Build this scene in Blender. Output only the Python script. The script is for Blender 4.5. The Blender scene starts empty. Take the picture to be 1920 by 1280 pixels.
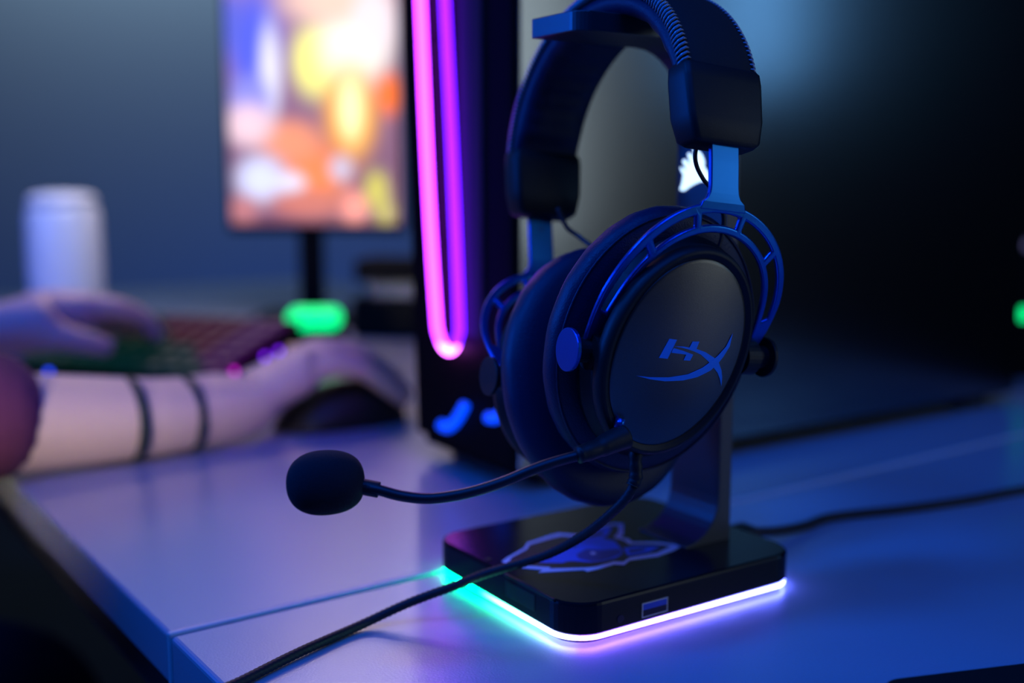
import bpy, bmesh, math, random
from mathutils import Vector, Matrix, noise
random.seed(4)
S = bpy.context.scene
COL = S.collection
PI = math.pi

# ---------------------------------------------------------------- camera
FPX = 2080.0
PITCH = math.atan(290 / FPX)
cd = bpy.data.cameras.new('camera')
cd.sensor_width = 36.0
cd.lens = 36.0 * FPX / 1920.0
cd.dof.use_dof = True
cd.dof.focus_distance = 0.466
cd.dof.aperture_fstop = 3.05
cd.clip_start = 0.02
cam = bpy.data.objects.new('camera', cd)
cam.location = (0, 0, 0.2)
cam.rotation_euler = (PI / 2 - PITCH, 0, 0)
COL.objects.link(cam)
S.camera = cam
# ---------------------------------------------------------------- colour management
S.view_settings.view_transform = 'Standard'
S.view_settings.look = 'None'
S.view_settings.gamma = 1.0
S.view_settings.use_curve_mapping = False
S.view_settings.exposure = 0.0
S.cycles.sample_clamp_indirect = 6.0
# ---------------------------------------------------------------- world: a very dim blue room
wd = bpy.data.worlds.new('world'); S.world = wd; wd.use_nodes = True
wd.node_tree.nodes['Background'].inputs[0].default_value = (0.02, 0.12, 0.55, 1)
wd.node_tree.nodes['Background'].inputs[1].default_value = 0.03

# desk frame: a runs along the desk seam (away to the right), b along the desk edge (away to the left)
FO = Vector((0.026, 0.459, 0.0))
AX = Vector((0.83190, 0.55493, 0)); BX = Vector((-0.55493, 0.83190, 0))
ANG = math.atan2(AX.y, AX.x)
def W(a, b, z=0.0): return FO + AX * a + BX * b + Vector((0, 0, z))

def area(name, loc, target, size, power, color, size_y=None, spread=PI):
    l = bpy.data.lights.new(name, 'AREA'); l.energy = power; l.color = color
    l.shape = 'RECTANGLE'; l.size = size; l.size_y = size_y or size; l.spread = spread
    o = bpy.data.objects.new(name, l); o.location = loc
    o.rotation_euler = (Vector(target) - Vector(loc)).to_track_quat('-Z', 'Y').to_euler()
    COL.objects.link(o); return o
# blue room light on the left, beyond the desk edge
area('blue_room_light', (-1.15, 0.60, 0.42), (0.0, 0.5, 0.2), 0.34, 18.0, (0.004, 0.12, 1.0), 0.34)
area('blue_key_light', (-0.42, 0.22, 0.82), (0.02, 0.5, 0.15), 0.12, 0.75, (0.003, 0.13, 1.0), 0.12, math.radians(80))  # second blue light, added to brighten the headset's cushions and rims
# blue fill added overhead for the near desk and headset, no fixture there
area('blue_overhead_fill', (0.25, -0.35, 1.75), (0.25, 0.6, 0.0), 1.2, 19.0, (0.002, 0.11, 1.0), 1.0)
# unseen lights added at right for the tower panel's grey and blue sheen
area('panel_sheen_light', (1.52, 0.02, 0.42), (0.05, 0.74, 0.26), 0.30, 1.5, (0.76, 0.92, 1.0), 0.70)
area('bluish_sheen_light', (1.80, 0.50, 0.62), (0.2, 0.84, 0.30), 0.16, 1.0, (0.16, 0.48, 1.0), 0.40)
# soft fill added over the player's desk to brighten arms and hands
area('desk_fill_light', W(0.28, 1.25, 1.00), W(-0.02, 0.85, 0.0), 0.30, 0.9, (1.0, 0.72, 0.66), 0.30, math.radians(76))
# warm fill added low behind the camera to brighten the player's arm
area('arm_fill_light', (-0.52, -0.30, 0.13), (-0.29, 0.81, 0.075), 0.12, 0.085, (1.0, 0.86, 0.70), 0.12, math.radians(14))
# soft light added above the monitor for the pale sheen on the desk
area('desk_sheen_light', (-0.34, 2.35, 0.86), (-0.05, 0.5, 0.0), 0.30, 0.42, (1.0, 0.80, 0.96), 0.50, math.radians(50))
# pale wash on the upper wall, blue wash low on the wall
area('wall_wash_light', (-0.9, 3.05, 1.40), (-0.9, 3.4, 0.85), 1.6, 7.5, (0.56, 0.84, 1.0), 0.2)
area('tumbler_fill_light', (-0.40, 1.15, 0.70), (-0.62, 1.54, 0.1), 0.12, 0.20, (0.85, 0.92, 1.0), 0.12, math.radians(50))  # added to brighten the white tumbler, no lamp there
area('blue_wall_light', (-0.8, 2.5, -0.45), (-0.8, 3.4, 0.0), 0.8, 1.6, (0.001, 0.13, 1.0), 0.2)

# ---------------------------------------------------------------- materials
def lin(c):
    return tuple(((x / 255) / 12.92 if x / 255 <= 0.04045 else ((x / 255 + 0.055) / 1.055) ** 2.4) for x in c)
def mat(name, col, rough=0.5, metal=0.0, bump=0.0, bscale=400.0, emit=None, estr=0.0, spec=0.5, var=0.0, sheen=0.0):
    m = bpy.data.materials.new(name); m.use_nodes = True
    nt = m.node_tree; b = nt.nodes['Principled BSDF']
    b.inputs['Base Color'].default_value = (*col, 1); b.inputs['Roughness'].default_value = rough
    b.inputs['Metallic'].default_value = metal; b.inputs['Specular IOR Level'].default_value = spec
    if sheen: b.inputs['Sheen Weight'].default_value = sheen
    tc = nt.nodes.new('ShaderNodeTexCoord'); nz = nt.nodes.new('ShaderNodeTexNoise')
    nz.inputs['Scale'].default_value = bscale; nz.inputs['Detail'].default_value = 3
    nt.links.new(tc.outputs['Object'], nz.inputs['Vector'])
    if bump:
        bp = nt.nodes.new('ShaderNodeBump'); bp.inputs['Strength'].default_value = bump; bp.inputs['Distance'].default_value = 0.0004
        nt.links.new(nz.outputs['Fac'], bp.inputs['Height']); nt.links.new(bp.outputs['Normal'], b.inputs['Normal'])
    if var:
        mx = nt.nodes.new('ShaderNodeMix'); mx.data_type = 'RGBA'
        mx.inputs[6].default_value = (*[c * (1 - var) for c in col], 1); mx.inputs[7].default_value = (*[min(1, c * (1 + var)) for c in col], 1)
        nt.links.new(nz.outputs['Fac'], mx.inputs[0]); nt.links.new(mx.outputs[2], b.inputs['Base Color'])
    if emit:
        b.inputs['Emission Color'].default_value = (*emit, 1); b.inputs['Emission Strength'].default_value = estr
    return m
def emat(name, strength, attr='Col', body=(0.02, 0.02, 0.02)):
    m = mat(name, body, 0.4); nt = m.node_tree; b = nt.nodes['Principled BSDF']
    a = nt.nodes.new('ShaderNodeAttribute'); a.attribute_name = attr
    nt.links.new(a.outputs['Color'], b.inputs['Emission Color']); b.inputs['Emission Strength'].default_value = strength
    return m

M = dict(
    desk=mat('pale_desk_laminate', (0.43, 0.43, 0.46), 0.27, spec=0.85, bump=0.2, bscale=900, var=0.05),
    deskedge=mat('desk_edge_trim', (0.64, 0.62, 0.58), 0.35, bump=0.1),
    gapdark=mat('dark_gap', (0.01, 0.01, 0.012), 0.7),
    steel=mat('painted_steel', (0.10, 0.11, 0.13), 0.5, 0.3, bump=0.1),
    floor=mat('dark_carpet', (0.012, 0.012, 0.016), 0.95, bump=0.5, bscale=200, var=0.3),
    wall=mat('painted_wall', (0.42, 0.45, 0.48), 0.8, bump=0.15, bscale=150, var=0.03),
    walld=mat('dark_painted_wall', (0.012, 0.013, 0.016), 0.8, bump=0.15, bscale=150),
    ceil=mat('ceiling_paint', (0.05, 0.05, 0.055), 0.9, bump=0.1),
    blackm=mat('matt_black_metal', (0.030, 0.030, 0.034), 0.44, 0.0, spec=0.8, bump=0.12, bscale=2500, var=0.1),
    basem=mat('satin_black_plastic', (0.008, 0.008, 0.010), 0.24, spec=0.14, bump=0.02, bscale=2500, var=0.1),
    plastic=mat('black_plastic', (0.012, 0.012, 0.011), 0.5, spec=0.35, bump=0.2, bscale=1800, var=0.15),
    platem=mat('brushed_black_plate', (0.16, 0.15, 0.135), 0.38, 1.0, bump=0.12, bscale=2600, var=0.2),
    leather=mat('black_leatherette', (0.012, 0.018, 0.050), 0.45, spec=0.4, bump=0.6, bscale=1300, var=0.2),
    fabric=mat('black_band_fabric', (0.007, 0.007, 0.006), 0.8, bump=0.6, bscale=2200, var=0.3),
    cloth=mat('speaker_cloth', (0.07, 0.07, 0.075), 0.9, bump=0.6, bscale=1500, var=0.3),
    thread=mat('glossy_seam_thread', (0.30, 0.32, 0.36), 0.16, spec=1.0),
    yoke=mat('blue_anodised_aluminium', (0.003, 0.14, 0.52), 0.28, 0.8, bump=0.03, bscale=3000),
    logob=mat('blue_logo_paint', (0.03, 0.36, 1.0), 0.45, bump=0.05),
    foam=mat('black_mic_foam', (0.006, 0.006, 0.009), 0.95, bump=1.0, bscale=1600, var=0.5),
    boom=mat('black_ribbed_boom', (0.012, 0.012, 0.014), 0.45, bump=0.1),
    cable=mat('black_braided_cable', (0.008, 0.008, 0.009), 0.6, bump=0.1),
    case=mat('tower_side_panel', (0.19, 0.195, 0.20), 0.20, 1.0),
    casef=mat('tower_front_panel', (0.004, 0.004, 0.004), 0.6, spec=0.06),
    caseg=mat('dark_grey_panel', (0.03, 0.03, 0.028), 0.6, spec=0.2),
    skin=mat('skin', (0.74, 0.52, 0.42), 0.5, bump=0.3, bscale=300, var=0.08),
    shirt=mat('burgundy_shirt', (0.16, 0.035, 0.09), 0.9, bump=0.6, bscale=500, var=0.3),
    jeans=mat('dark_jeans', (0.02, 0.025, 0.05), 0.9, bump=0.5, bscale=500, var=0.2),
    hair=mat('dark_hair', (0.02, 0.014, 0.01), 0.6, bump=0.8, bscale=300),
    band=mat('dark_bracelet_cord', (0.02, 0.03, 0.03), 0.7, bump=0.3),
    white=mat('white_plastic', (0.80, 0.82, 0.86), 0.35, bump=0.05),
    lav=mat('pale_sticker_outline', (0.80, 0.82, 0.95), 0.5),
    stb=mat('blue_sticker_print', (0.02, 0.17, 0.85), 0.45),
    stdk=mat('dark_blue_sticker_print', (0.008, 0.045, 0.28), 0.45),
    stk=mat('black_sticker_print', (0.006, 0.006, 0.01), 0.4),
    chrome=mat('port_metal', (0.35, 0.36, 0.40), 0.25, 0.9),
    strip=emat('led_strip', 25.0),
    neon=emat('neon_tube', 5.0),
    screen=emat('lit_screen', 1.3),
    keys=mat('black_keycap', (0.012, 0.012, 0.014), 0.5, bump=0.05),
    sail=mat('lit_emblem', (0.8, 0.9, 1), 0.4, emit=(0.62, 0.88, 1.0), estr=1.5),
    ringb=mat('blue_lit_ring', (0.0, 0.05, 0.4), 0.4, emit=(0.0, 0.06, 1.0), estr=1.5),
    green=mat('green_lit_diffuser', (0.05, 0.4, 0.2), 0.4, emit=(0.0, 0.95, 0.22), estr=1.5),
    lilac=mat('lilac_lit_dot', (0.2, 0.2, 0.4), 0.4, emit=(0.30, 0.28, 0.55), estr=0.6),
    purple=mat('purple_lit_dot', (0.2, 0.0, 0.4), 0.4, emit=(0.22, 0.01, 1.0), estr=3.5),
    magenta=mat('magenta_lit_dot', (0.4, 0.0, 0.3), 0.4, emit=(0.5, 0.01, 0.5), estr=3),
    bluedot=mat('blue_lit_dot', (0.0, 0.1, 0.5), 0.4, emit=(0.02, 0.06, 1.0), estr=4),
)

# ---------------------------------------------------------------- mesh helpers
def link(name, me, m, parent=None, smooth=False):
    o = bpy.data.objects.new(name, me); COL.objects.link(o)
    if m: me.materials.append(m)
    if smooth:
        for p in me.polygons: p.use_smooth = True
    if parent: o.parent = parent
    return o
def pyobj(name, v, f, m, parent=None, smooth=False):
    me = bpy.data.meshes.new(name); me.from_pydata([tuple(p) for p in v], [], f); me.update()
    bm = bmesh.new(); bm.from_mesh(me); bmesh.ops.recalc_face_normals(bm, faces=bm.faces); bm.to_mesh(me); bm.free()
    return link(name, me, m, parent, smooth)
def bevel(o, w, seg=2, ang=30):
    b = o.modifiers.new('bevel', 'BEVEL'); b.width = w; b.segments = seg; b.limit_method = 'ANGLE'; b.angle_limit = math.radians(ang)
    return o
def tag(o, label, cat, group=None, kind=None):
    if label: o['label'] = label
    if cat: o['category'] = cat
    if group: o['group'] = group
    if kind: o['kind'] = kind
    return o
def empty(name, loc=(0, 0, 0), rz=0.0):
    o = bpy.data.objects.new(name, None); COL.objects.link(o); o.location = loc; o.rotation_euler = (0, 0, rz)
    o.empty_display_size = 0.02
    return o
class MB:
    def __init__(s): s.v = []; s.f = []
    def add(s, v, f):
        n = len(s.v); s.v += [Vector(p) for p in v]; s.f += [[i + n for i in q] for q in f]; return s
    def box(s, x0, x1, y0, y1, z0, z1):
        return s.add([(x, y, z) for x in (x0, x1) for y in (y0, y1) for z in (z0, z1)],
                     [(0, 1, 3, 2), (4, 6, 7, 5), (0, 4, 5, 1), (2, 3, 7, 6), (0, 2, 6, 4), (1, 5, 7, 3)])
    def loft(s, rings, cap0=True, cap1=True):
        n = len(rings[0]); v = [p for r in rings for p in r]; f = []
        for i in range(len(rings) - 1):
            for j in range(n):
                k = (j + 1) % n; f.append((i * n + j, i * n + k, (i + 1) * n + k, (i + 1) * n + j))
        if cap0: f.append(tuple(range(n))[::-1])
        if cap1: f.append(tuple((len(rings) - 1) * n + j for j in range(n)))
        return s.add(v, f)
    def tube(s, pts, rad, seg=12, ribs=None, cap=True):
        pts = [Vector(p) for p in pts]; rings = []
        up = None
        for i, p in enumerate(pts):
            t = (pts[min(i + 1, len(pts) - 1)] - pts[max(i - 1, 0)]).normalized()
            if up is None:
                up = Vector((0, 0, 1)) if abs(t.z) < 0.9 else Vector((1, 0, 0))
            n = (up - t * up.dot(t)).normalized(); up = n; b = t.cross(n)
            r = rad[i] if isinstance(rad, (list, tuple)) else rad
            if ribs: r *= ribs(i)
            rings.append([p + (n * math.cos(2 * PI * j / seg) + b * math.sin(2 * PI * j / seg)) * r for j in range(seg)])
        return s.loft(rings, cap, cap)
    def obj(s, name, m, parent=None, smooth=False): return pyobj(name, s.v, s.f, m, parent, smooth)
def spline(pts, n=8):
    P = [Vector(p) for p in pts]; out = []
    for i in range(len(P) - 1):
        p0 = P[max(i - 1, 0)]; p1 = P[i]; p2 = P[i + 1]; p3 = P[min(i + 2, len(P) - 1)]
        for k in range(n):
            t = k / n
            out.append(0.5 * ((2 * p1) + (p2 - p0) * t + (2 * p0 - 5 * p1 + 4 * p2 - p3) * t * t + (3 * p1 - p0 - 3 * p2 + p3) * t ** 3))
    out.append(P[-1]); return out
def resample(pts, step):
    out = [pts[0]]; acc = 0.0
    for a, b in zip(pts[:-1], pts[1:]):
        L = (b - a).length
        while acc + L >= step:
            t = (step - acc) / L; a = a + (b - a) * t; out.append(a.copy()); L = (b - a).length; acc = 0.0
            if L < 1e-9: break
        acc += L
    out.append(pts[-1]); return out
def rrect(x0, x1, y0, y1, r, n=8):
    out = []
    for cx, cy, a0 in ((x1 - r, y0 + r, -90), (x1 - r, y1 - r, 0), (x0 + r, y1 - r, 90), (x0 + r, y0 + r, 180)):
        for i in range(n + 1):
            a = math.radians(a0 + 90 * i / n); out.append((cx + r * math.cos(a), cy + r * math.sin(a)))
    return out
def poly_obj(name, pts, thick, m, parent=None, fmap=None, sub=0):
    """flat outline with its own thickness; fmap bends it on to a surface"""
    bm = bmesh.new(); vs = [bm.verts.new((x, y, 0)) for x, y in pts]
    es = [bm.edges.new((vs[i], vs[(i + 1) % len(vs)])) for i in range(len(vs))]
    bmesh.ops.triangle_fill(bm, use_beauty=True, edges=es)
    if sub:
        bmesh.ops.subdivide_edges(bm, edges=bm.edges[:], cuts=sub, use_grid_fill=True)
        bmesh.ops.triangulate(bm, faces=bm.faces[:])
    g = bmesh.ops.extrude_face_region(bm, geom=bm.faces[:])
    top = set(e for e in g['geom'] if isinstance(e, bmesh.types.BMVert))
    for v in bm.verts: v.co.z = thick if v in top else 0.0
    if fmap:
        for v in bm.verts: v.co = fmap(v.co.x, v.co.y, v.co.z)
    bmesh.ops.recalc_face_normals(bm, faces=bm.faces[:])
    me = bpy.data.meshes.new(name); bm.to_mesh(me); bm.free()
    return link(name, me, m, parent)
def set_col(o, fn):
    me = o.data; ca = me.color_attributes.new('Col', 'FLOAT_COLOR', 'POINT')
    for i, v in enumerate(me.vertices): ca.data[i].color = (*fn(v.co), 1)

# ================================================================ THE ROOM
def struct(o): o['kind'] = 'structure'; return o
def boxw(name, x0, x1, y0, y1, z0, z1, m): return MB().box(x0, x1, y0, y1, z0, z1).obj(name, m)
struct(boxw('floor', -2.6, 2.8, -2.3, 3.4, -0.80, -0.74, M['floor']))
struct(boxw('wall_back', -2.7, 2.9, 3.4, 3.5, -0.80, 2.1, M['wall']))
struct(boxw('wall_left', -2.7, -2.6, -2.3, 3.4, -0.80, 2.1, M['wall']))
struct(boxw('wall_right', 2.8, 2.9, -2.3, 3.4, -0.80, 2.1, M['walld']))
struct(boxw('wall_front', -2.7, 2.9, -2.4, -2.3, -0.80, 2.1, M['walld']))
struct(boxw('ceiling', -2.7, 2.9, -2.4, 3.5, 2.1, 2.16, M['ceil']))
struct(boxw('baseboard_back', -2.6, 2.8, 3.385, 3.4, -0.74, -0.66, M['steel']))

# ================================================================ DESKS
DR = ANG + math.radians(1.9)
KP = Vector((-0.156, 0.479, 0))
def desk(name, v0, v1, label, strip):
    e = empty(name, (KP.x, KP.y, -0.74), DR)
    t = MB().box(0, 0.90, v0, v1, 0.715, 0.74).obj('desktop', M['desk'], e); bevel(t, 0.0022, 3)
    if strip:
        s = MB().box(-0.0006, 0.90, -0.0040, -0.0002, 0.714, 0.7410).obj('edge_trim', M['deskedge'], e); bevel(s, 0.0009, 2)
        s['label'] = 'pale edge trim along the joint'
    MB().box(0.018, 0.058, v0 + 0.02, v1 - 0.02, 0.675, 0.7149).obj('frame_rail', M['steel'], e)
    MB().box(0.68, 0.72, v0 + 0.02, v1 - 0.02, 0.675, 0.7149).obj('frame_rail', M['steel'], e)
    for x in (0.014, 0.67):
        for y in (v0 + 0.04, v1 - 0.09):
            MB().box(x, x + 0.05, y, y + 0.05, 0.0, 0.6749).obj('leg', M['steel'], e)
    tag(e, label, 'desk'); return e
desk('desk', 0.0, 1.75, 'pale desk beyond the joint, under the keyboard and the player\'s arms', True)
desk('desk', -0.95, -0.0043, 'pale desk nearest the camera, carrying the glowing headset stand', False)

# ================================================================ HEADSET STAND
st = empty('headset_stand', FO, ANG)
A0, A1, B0, B1, RC = 0.0, 0.1435, 0.0, 0.1235, 0.0165
def ring(dx, z, r=RC): return [Vector((x, y, z)) for x, y in rrect(A0 + dx, A1 - dx, B0 + dx, B1 - dx, max(r - dx, 0.002), 10)]
base = MB().loft([ring(0.0006, 0.0042), ring(0, 0.0050), ring(0, 0.0176), ring(0.0005, 0.0186), ring(0.0014, 0.0192)]).obj('base', M['basem'], st)
foot = MB().loft([ring(0.0030, 0.0), ring(0.0030, 0.0016)]).obj('foot_pad', M['gapdark'], st)
ls = MB().loft([ring(0.0012, 0.0018), ring(0.0004, 0.0021), ring(0.0004, 0.0035), ring(0.0012, 0.0040)]).obj('light_strip', M['strip'], st)
def stripcol(p):
    # runs round the base: green on the left side, white and lilac at the near corner, blue to the right
    def lerp(stops, t):
        for (t0, c0), (t1, c1) in zip(stops[:-1], stops[1:]):
            if t <= t1:
                k = max(0, (t - t0) / (t1 - t0)); return tuple(x + (y - x) * k for x, y in zip(c0, c1))
        return stops[-1][1]
    G = (0.0, 0.85, 0.30); Wt = (0.35, 0.55, 0.72); V = (0.26, 0.10, 1.0); BL = (0.10, 0.14, 1.0)
    if p.x < A0 + RC and p.y >= RC * 0.3:      # left side
        return lerp([(0, V), (0.014, (0.26, 0.34, 0.90)), (0.045, (0.10, 0.75, 0.45)), (0.075, G), (0.13, (0.0, 0.75, 0.32))], p.y)
    if p.y < B0 + RC:                          # front side
        return lerp([(0, V), (0.05, (0.20, 0.12, 1.0)), (0.10, (0.16, 0.16, 1.0)), (0.15, BL)], p.x)
    if p.x > A1 - RC: return BL
    return lerp([(0, G), (0.05, (0.02, 0.2, 0.8)), (0.14, BL)], p.x)
# finer rings so that the colour can run
bm = bmesh.new(); bm.from_mesh(ls.data)
bmesh.ops.delete(bm, geom=[f for f in bm.faces if len(f.verts) > 4], context='FACES')
long = [e for e in bm.edges if e.calc_length() > 0.02]
bmesh.ops.subdivide_edges(bm, edges=long, cuts=24, use_grid_fill=True)
bm.to_mesh(ls.data); bm.free(); set_col(ls, stripcol)
ls['label'] = 'thin light strip glowing green, white, violet and blue'
# bent plate: foot, pillar and arm in one sweep
def bent_profile():
    th = 0.0088; pf = 0.1180; pb = pf + th; zt = 0.2772; zu = 0.2682; pts = []
    rin, rout = 0.030, 0.0385
    pts += [(0.026, zu)]
    for i in range(9):                                        # inner upper curve
        a = math.radians(90 - 90 * i / 8); pts.append((pf - rin + rin * math.cos(a), zu - rin + rin * math.sin(a)))
    for i in range(9):                                        # lower inner curve into the base
        a = math.radians(0 - 90 * i / 8); r = 0.022
        pts.append((pf - r + r * math.cos(a), 0.0200 + r + r * math.sin(a)))
    pts += [(pf - 0.022, 0.0190), (pb, 0.0190)]
    for i in range(9):
        a = math.radians(0 + 90 * i / 8); pts.append((pb - rout + rout * math.cos(a), zt - rout + rout * math.sin(a)))
    pts += [(0.026, zt)]
    return pts
pp = bent_profile(); n = len(pp)
# one closed outline per side; width is measured across b
pv = [(x, 0.0330, z) for x, z in pp] + [(x, 0.0695, z) for x, z in pp]
bm = bmesh.new(); vs = [bm.verts.new(v) for v in pv]
for i in range(n): bm.faces.new((vs[i], vs[(i + 1) % n], vs[n + (i + 1) % n], vs[n + i]))
for k in (0, n): bmesh.ops.triangle_fill(bm, use_beauty=True, edges=[bm.edges.get((vs[k + i], vs[k + (i + 1) % n])) for i in range(n)])
# round the vertical corners of the arm's tip
tip = [e for e in bm.edges if abs(e.verts[0].co.x - 0.026) < 1e-5 and abs(e.verts[1].co.x - 0.026) < 1e-5 and abs(e.verts[0].co.z - e.verts[1].co.z) > 0.005 and abs(e.verts[0].co.y - 0.033) < 1e-5]
bmesh.ops.bevel(bm, geom=tip, offset=0.007, segments=6, affect='EDGES', profile=0.5)
bmesh.ops.recalc_face_normals(bm, faces=bm.faces[:])
me = bpy.data.meshes.new('pillar'); bm.to_mesh(me); bm.free()
pil = link('pillar', me, M['blackm'], st); bevel(pil, 0.0006, 2, 40)
SAILS = [(66.8, 198.7), (65.4, 197.9), (63.3, 197.9), (59.6, 199.9), (55.5, 201.5), (51.4, 202.6), (45.7, 202.4), (45.3, 204.5), (45.9, 206.6), (48.5, 209.5), (49.6, 210.5), (48.8, 210.9), (49.2, 213.4), (50.8, 215.9), (52.9, 217.7), (56.6, 219.6), (57.6, 219.4), (56.6, 216.7), (56.4, 212.6), (58.6, 216.2), (60.4, 217.2), (61.6, 216.6), (60.3, 213.9), (59.2, 210.6), (61.6, 212.6), (63.0, 213.9), (64.8, 213.7), (65.2, 212.8), (63.6, 211.0), (62.2, 207.9), (65.0, 209.6), (66.6, 210.2), (66.6, 209.0), (65.0, 206.9), (64.4, 206.1), (65.3, 201.8)]
em = poly_obj('lit_emblem', [(x / 1000, y / 1000) for x, y in SAILS], 0.0003, M['sail'], pil, lambda x, y, z: Vector((0.1180 - z - 0.00005, x, y)))
em['label'] = 'glowing white emblem of three sails'
# ports, jack, button slot
def port():
    mb = MB(); x0, x1, z0, z1 = 0.0392, 0.0547, 0.0064, 0.0134
    t = 0.0006
    mb.box(x0, x1, -0.0004, 0.0001, z1 - t, z1); mb.box(x0, x1, -0.0004, 0.0001, z0, z0 + t)
    mb.box(x0, x0 + t, -0.0004, 0.0001, z0 + t, z1 - t); mb.box(x1 - t, x1, -0.0004, 0.0001, z0 + t, z1 - t)
    o = mb.obj('usb_port', M['chrome'], st)
    MB().box(x0 + t, x1 - t, -0.0003, 0.0001, 0.0100, z1 - t).obj('port_tongue', mat('blue_port_tongue', (0.02, 0.08, 0.4), 0.4), o)
    MB().box(x0 + t, x1 - t, -0.0002, 0.0001, z0 + t, 0.0100).obj('port_cavity', M['gapdark'], o)
port()
mb = MB(); mb.tube([(0.0269, -0.0003, 0.0088), (0.0269, 0.0002, 0.0088)], 0.0019, 20); mb.obj('audio_jack', M['gapdark'], st)
mb = MB(); mb.tube([(0.0045, 0.0747, 0.0192), (0.0045, 0.0747, 0.0195)], 0.0018, 20); mb.obj('reset_button', M['gapdark'], st)
mb = MB().box(-0.0002, 0.0012, 0.0135, 0.0540, 0.0180, 0.0196); o = mb.obj('ridge', M['plastic'], st); bevel(o, 0.0004)
mb = MB().box(-0.0003, 0.0001, 0.028, 0.052, 0.009, 0.0165); bevel(mb.obj('port_cover', M['plastic'], st), 0.0003)
tag(st, 'black headset stand with a glowing strip round its base, carrying the headset', 'headset stand')

# wolf head sticker
WOLF = {'outer': [(8.2, 68.2), (12.7, 71.1), (28.6, 78.8), (35.0, 85.2), (40.4, 85.9), (50.4, 88.1), (57.5, 89.0), (65.1, 80.6), (77.0, 86.5), (92.5, 86.8), (96.6, 82.9), (85.4, 69.3), (80.1, 65.0), (82.2, 61.3), (80.4, 56.0), (91.1, 48.9), (97.9, 37.9), (89.3, 34.2), (76.2, 31.8), (61.1, 34.9), (54.7, 31.4), (51.2, 34.7), (40.1, 33.6), (34.2, 33.8), (34.3, 36.5), (14.1, 45.4), (18.0, 47.4), (13.6, 52.2), (9.0, 58.1)],
'inner': [(11.4, 66.5), (15.5, 70.3), (29.0, 76.5), (33.9, 81.6), (39.3, 82.3), (50.2, 83.8), (56.0, 83.9), (62.7, 75.5), (75.0, 83.0), (89.3, 84.0), (92.2, 81.5), (84.4, 72.2), (77.0, 67.0), (78.4, 59.8), (76.7, 54.2), (87.8, 46.8), (92.6, 40.0), (79.7, 36.0), (63.8, 38.0), (56.9, 34.8), (53.8, 37.8), (42.1, 36.9), (37.1, 38.3), (21.6, 47.0), (23.4, 48.5), (12.3, 58.7)],
'face': [(21.3, 61.4), (29.7, 65.8), (42.6, 69.5), (53.6, 74.9), (62.6, 77.3), (75.0, 82.0), (87.3, 82.4), (84.9, 78.8), (77.7, 72.2), (71.8, 69.4), (73.6, 61.6), (69.2, 51.7), (64.7, 44.5), (57.7, 41.1), (48.8, 41.2), (43.3, 42.9), (38.9, 47.8), (35.3, 50.2), (31.6, 49.7), (24.9, 54.2), (22.2, 57.0)],
'dark': [(44.4, 56.0), (53.7, 60.0), (59.1, 54.3), (67.7, 50.7), (64.2, 44.8), (55.4, 42.6), (48.7, 42.2), (44.4, 43.5), (41.8, 50.4)],
'glint': [(51.1, 53.9), (53.8, 54.7), (53.9, 51.7), (51.0, 51.1)],
'nose': [(27.8, 63.0), (31.0, 60.9), (30.2, 57.5), (26.3, 58.1), (24.2, 57.5)],
'earin': [(67.9, 77.6), (78.7, 78.2), (74.9, 73.7), (66.9, 74.3)],
'ear2': [(70.1, 50.8), (76.9, 49.4), (87.5, 42.4), (77.5, 39.0), (64.5, 40.6)],
'ear2in': [(70.5, 47.0), (80.4, 44.2), (75.3, 42.3), (68.2, 43.2)],
'eye2': [(50.1, 68.7), (52.5, 69.3), (53.3, 66.8), (50.1, 65.3)]}
wk = poly_obj('wolf_sticker', [(x / 1000, y / 1000) for x, y in WOLF['outer']], 0.0002, M['lav'])
wk.location = FO + Vector((0, 0, 0.01921)); wk.rotation_euler = (0, 0, ANG)
wk.scale = (1, 1, 1)
tag(wk, 'blue and pale wolf head emblem sticker on top of the stand base', 'sticker')
for i, (k, m_, nm) in enumerate([('inner', 'stk', 'dark_print'), ('face', 'stb', 'face_print'), ('ear2', 'stb', 'ear_print'), ('dark', 'stdk', 'shade_print'), ('nose', 'stk', 'nose_print'), ('earin', 'stk', 'ear_print'), ('ear2in', 'stk', 'ear_print'), ('eye2', 'stk', 'eye_print'), ('glint', 'lav', 'eye_print')]):
    z = 0.0002 + [0, .00004, .00004, .00008, .00008, .00008, .00008, .00008, .00012][i]
    poly_obj(nm, [(x / 1000, y / 1000) for x, y in WOLF[k]], 0.00004, M[m_], wk, lambda x, y, zz, z=z: Vector((x, y, z + zz)))

# ================================================================ HEADSET
hs = empty('gaming_headset')
def rotm(yaw, pitch, roll): return Matrix.Rotation(yaw, 3, 'Z') @ Matrix.Rotation(pitch, 3, 'Y') @ Matrix.Rotation(roll, 3, 'X')
R3 = Matrix.Rotation(ANG, 3, 'Z') @ rotm(-0.1054, 0.1017, -0.2197)
HW = Matrix.Translation(W(0.0598, 0.0447, 0.2012)) @ R3.to_4x4()
hs.matrix_world = HW
HI = HW.inverted()
tag(hs, 'black and blue gaming headset with a boom microphone hanging on the stand', 'headset')
Y0, Z0, TOP, NB = 0.0738, 0.022, 0.0850, 2.02
def bandpt(t, off, x):
    c, s = math.cos(t), math.sin(t)
    y = -math.copysign(abs(c) ** (2 / NB), c); z = abs(s) ** (2 / NB)
    return Vector((x, y * (Y0 + off), Z0 + z * (TOP - Z0 + off)))
TS = [PI * (i / 72) for i in range(73)]
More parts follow.
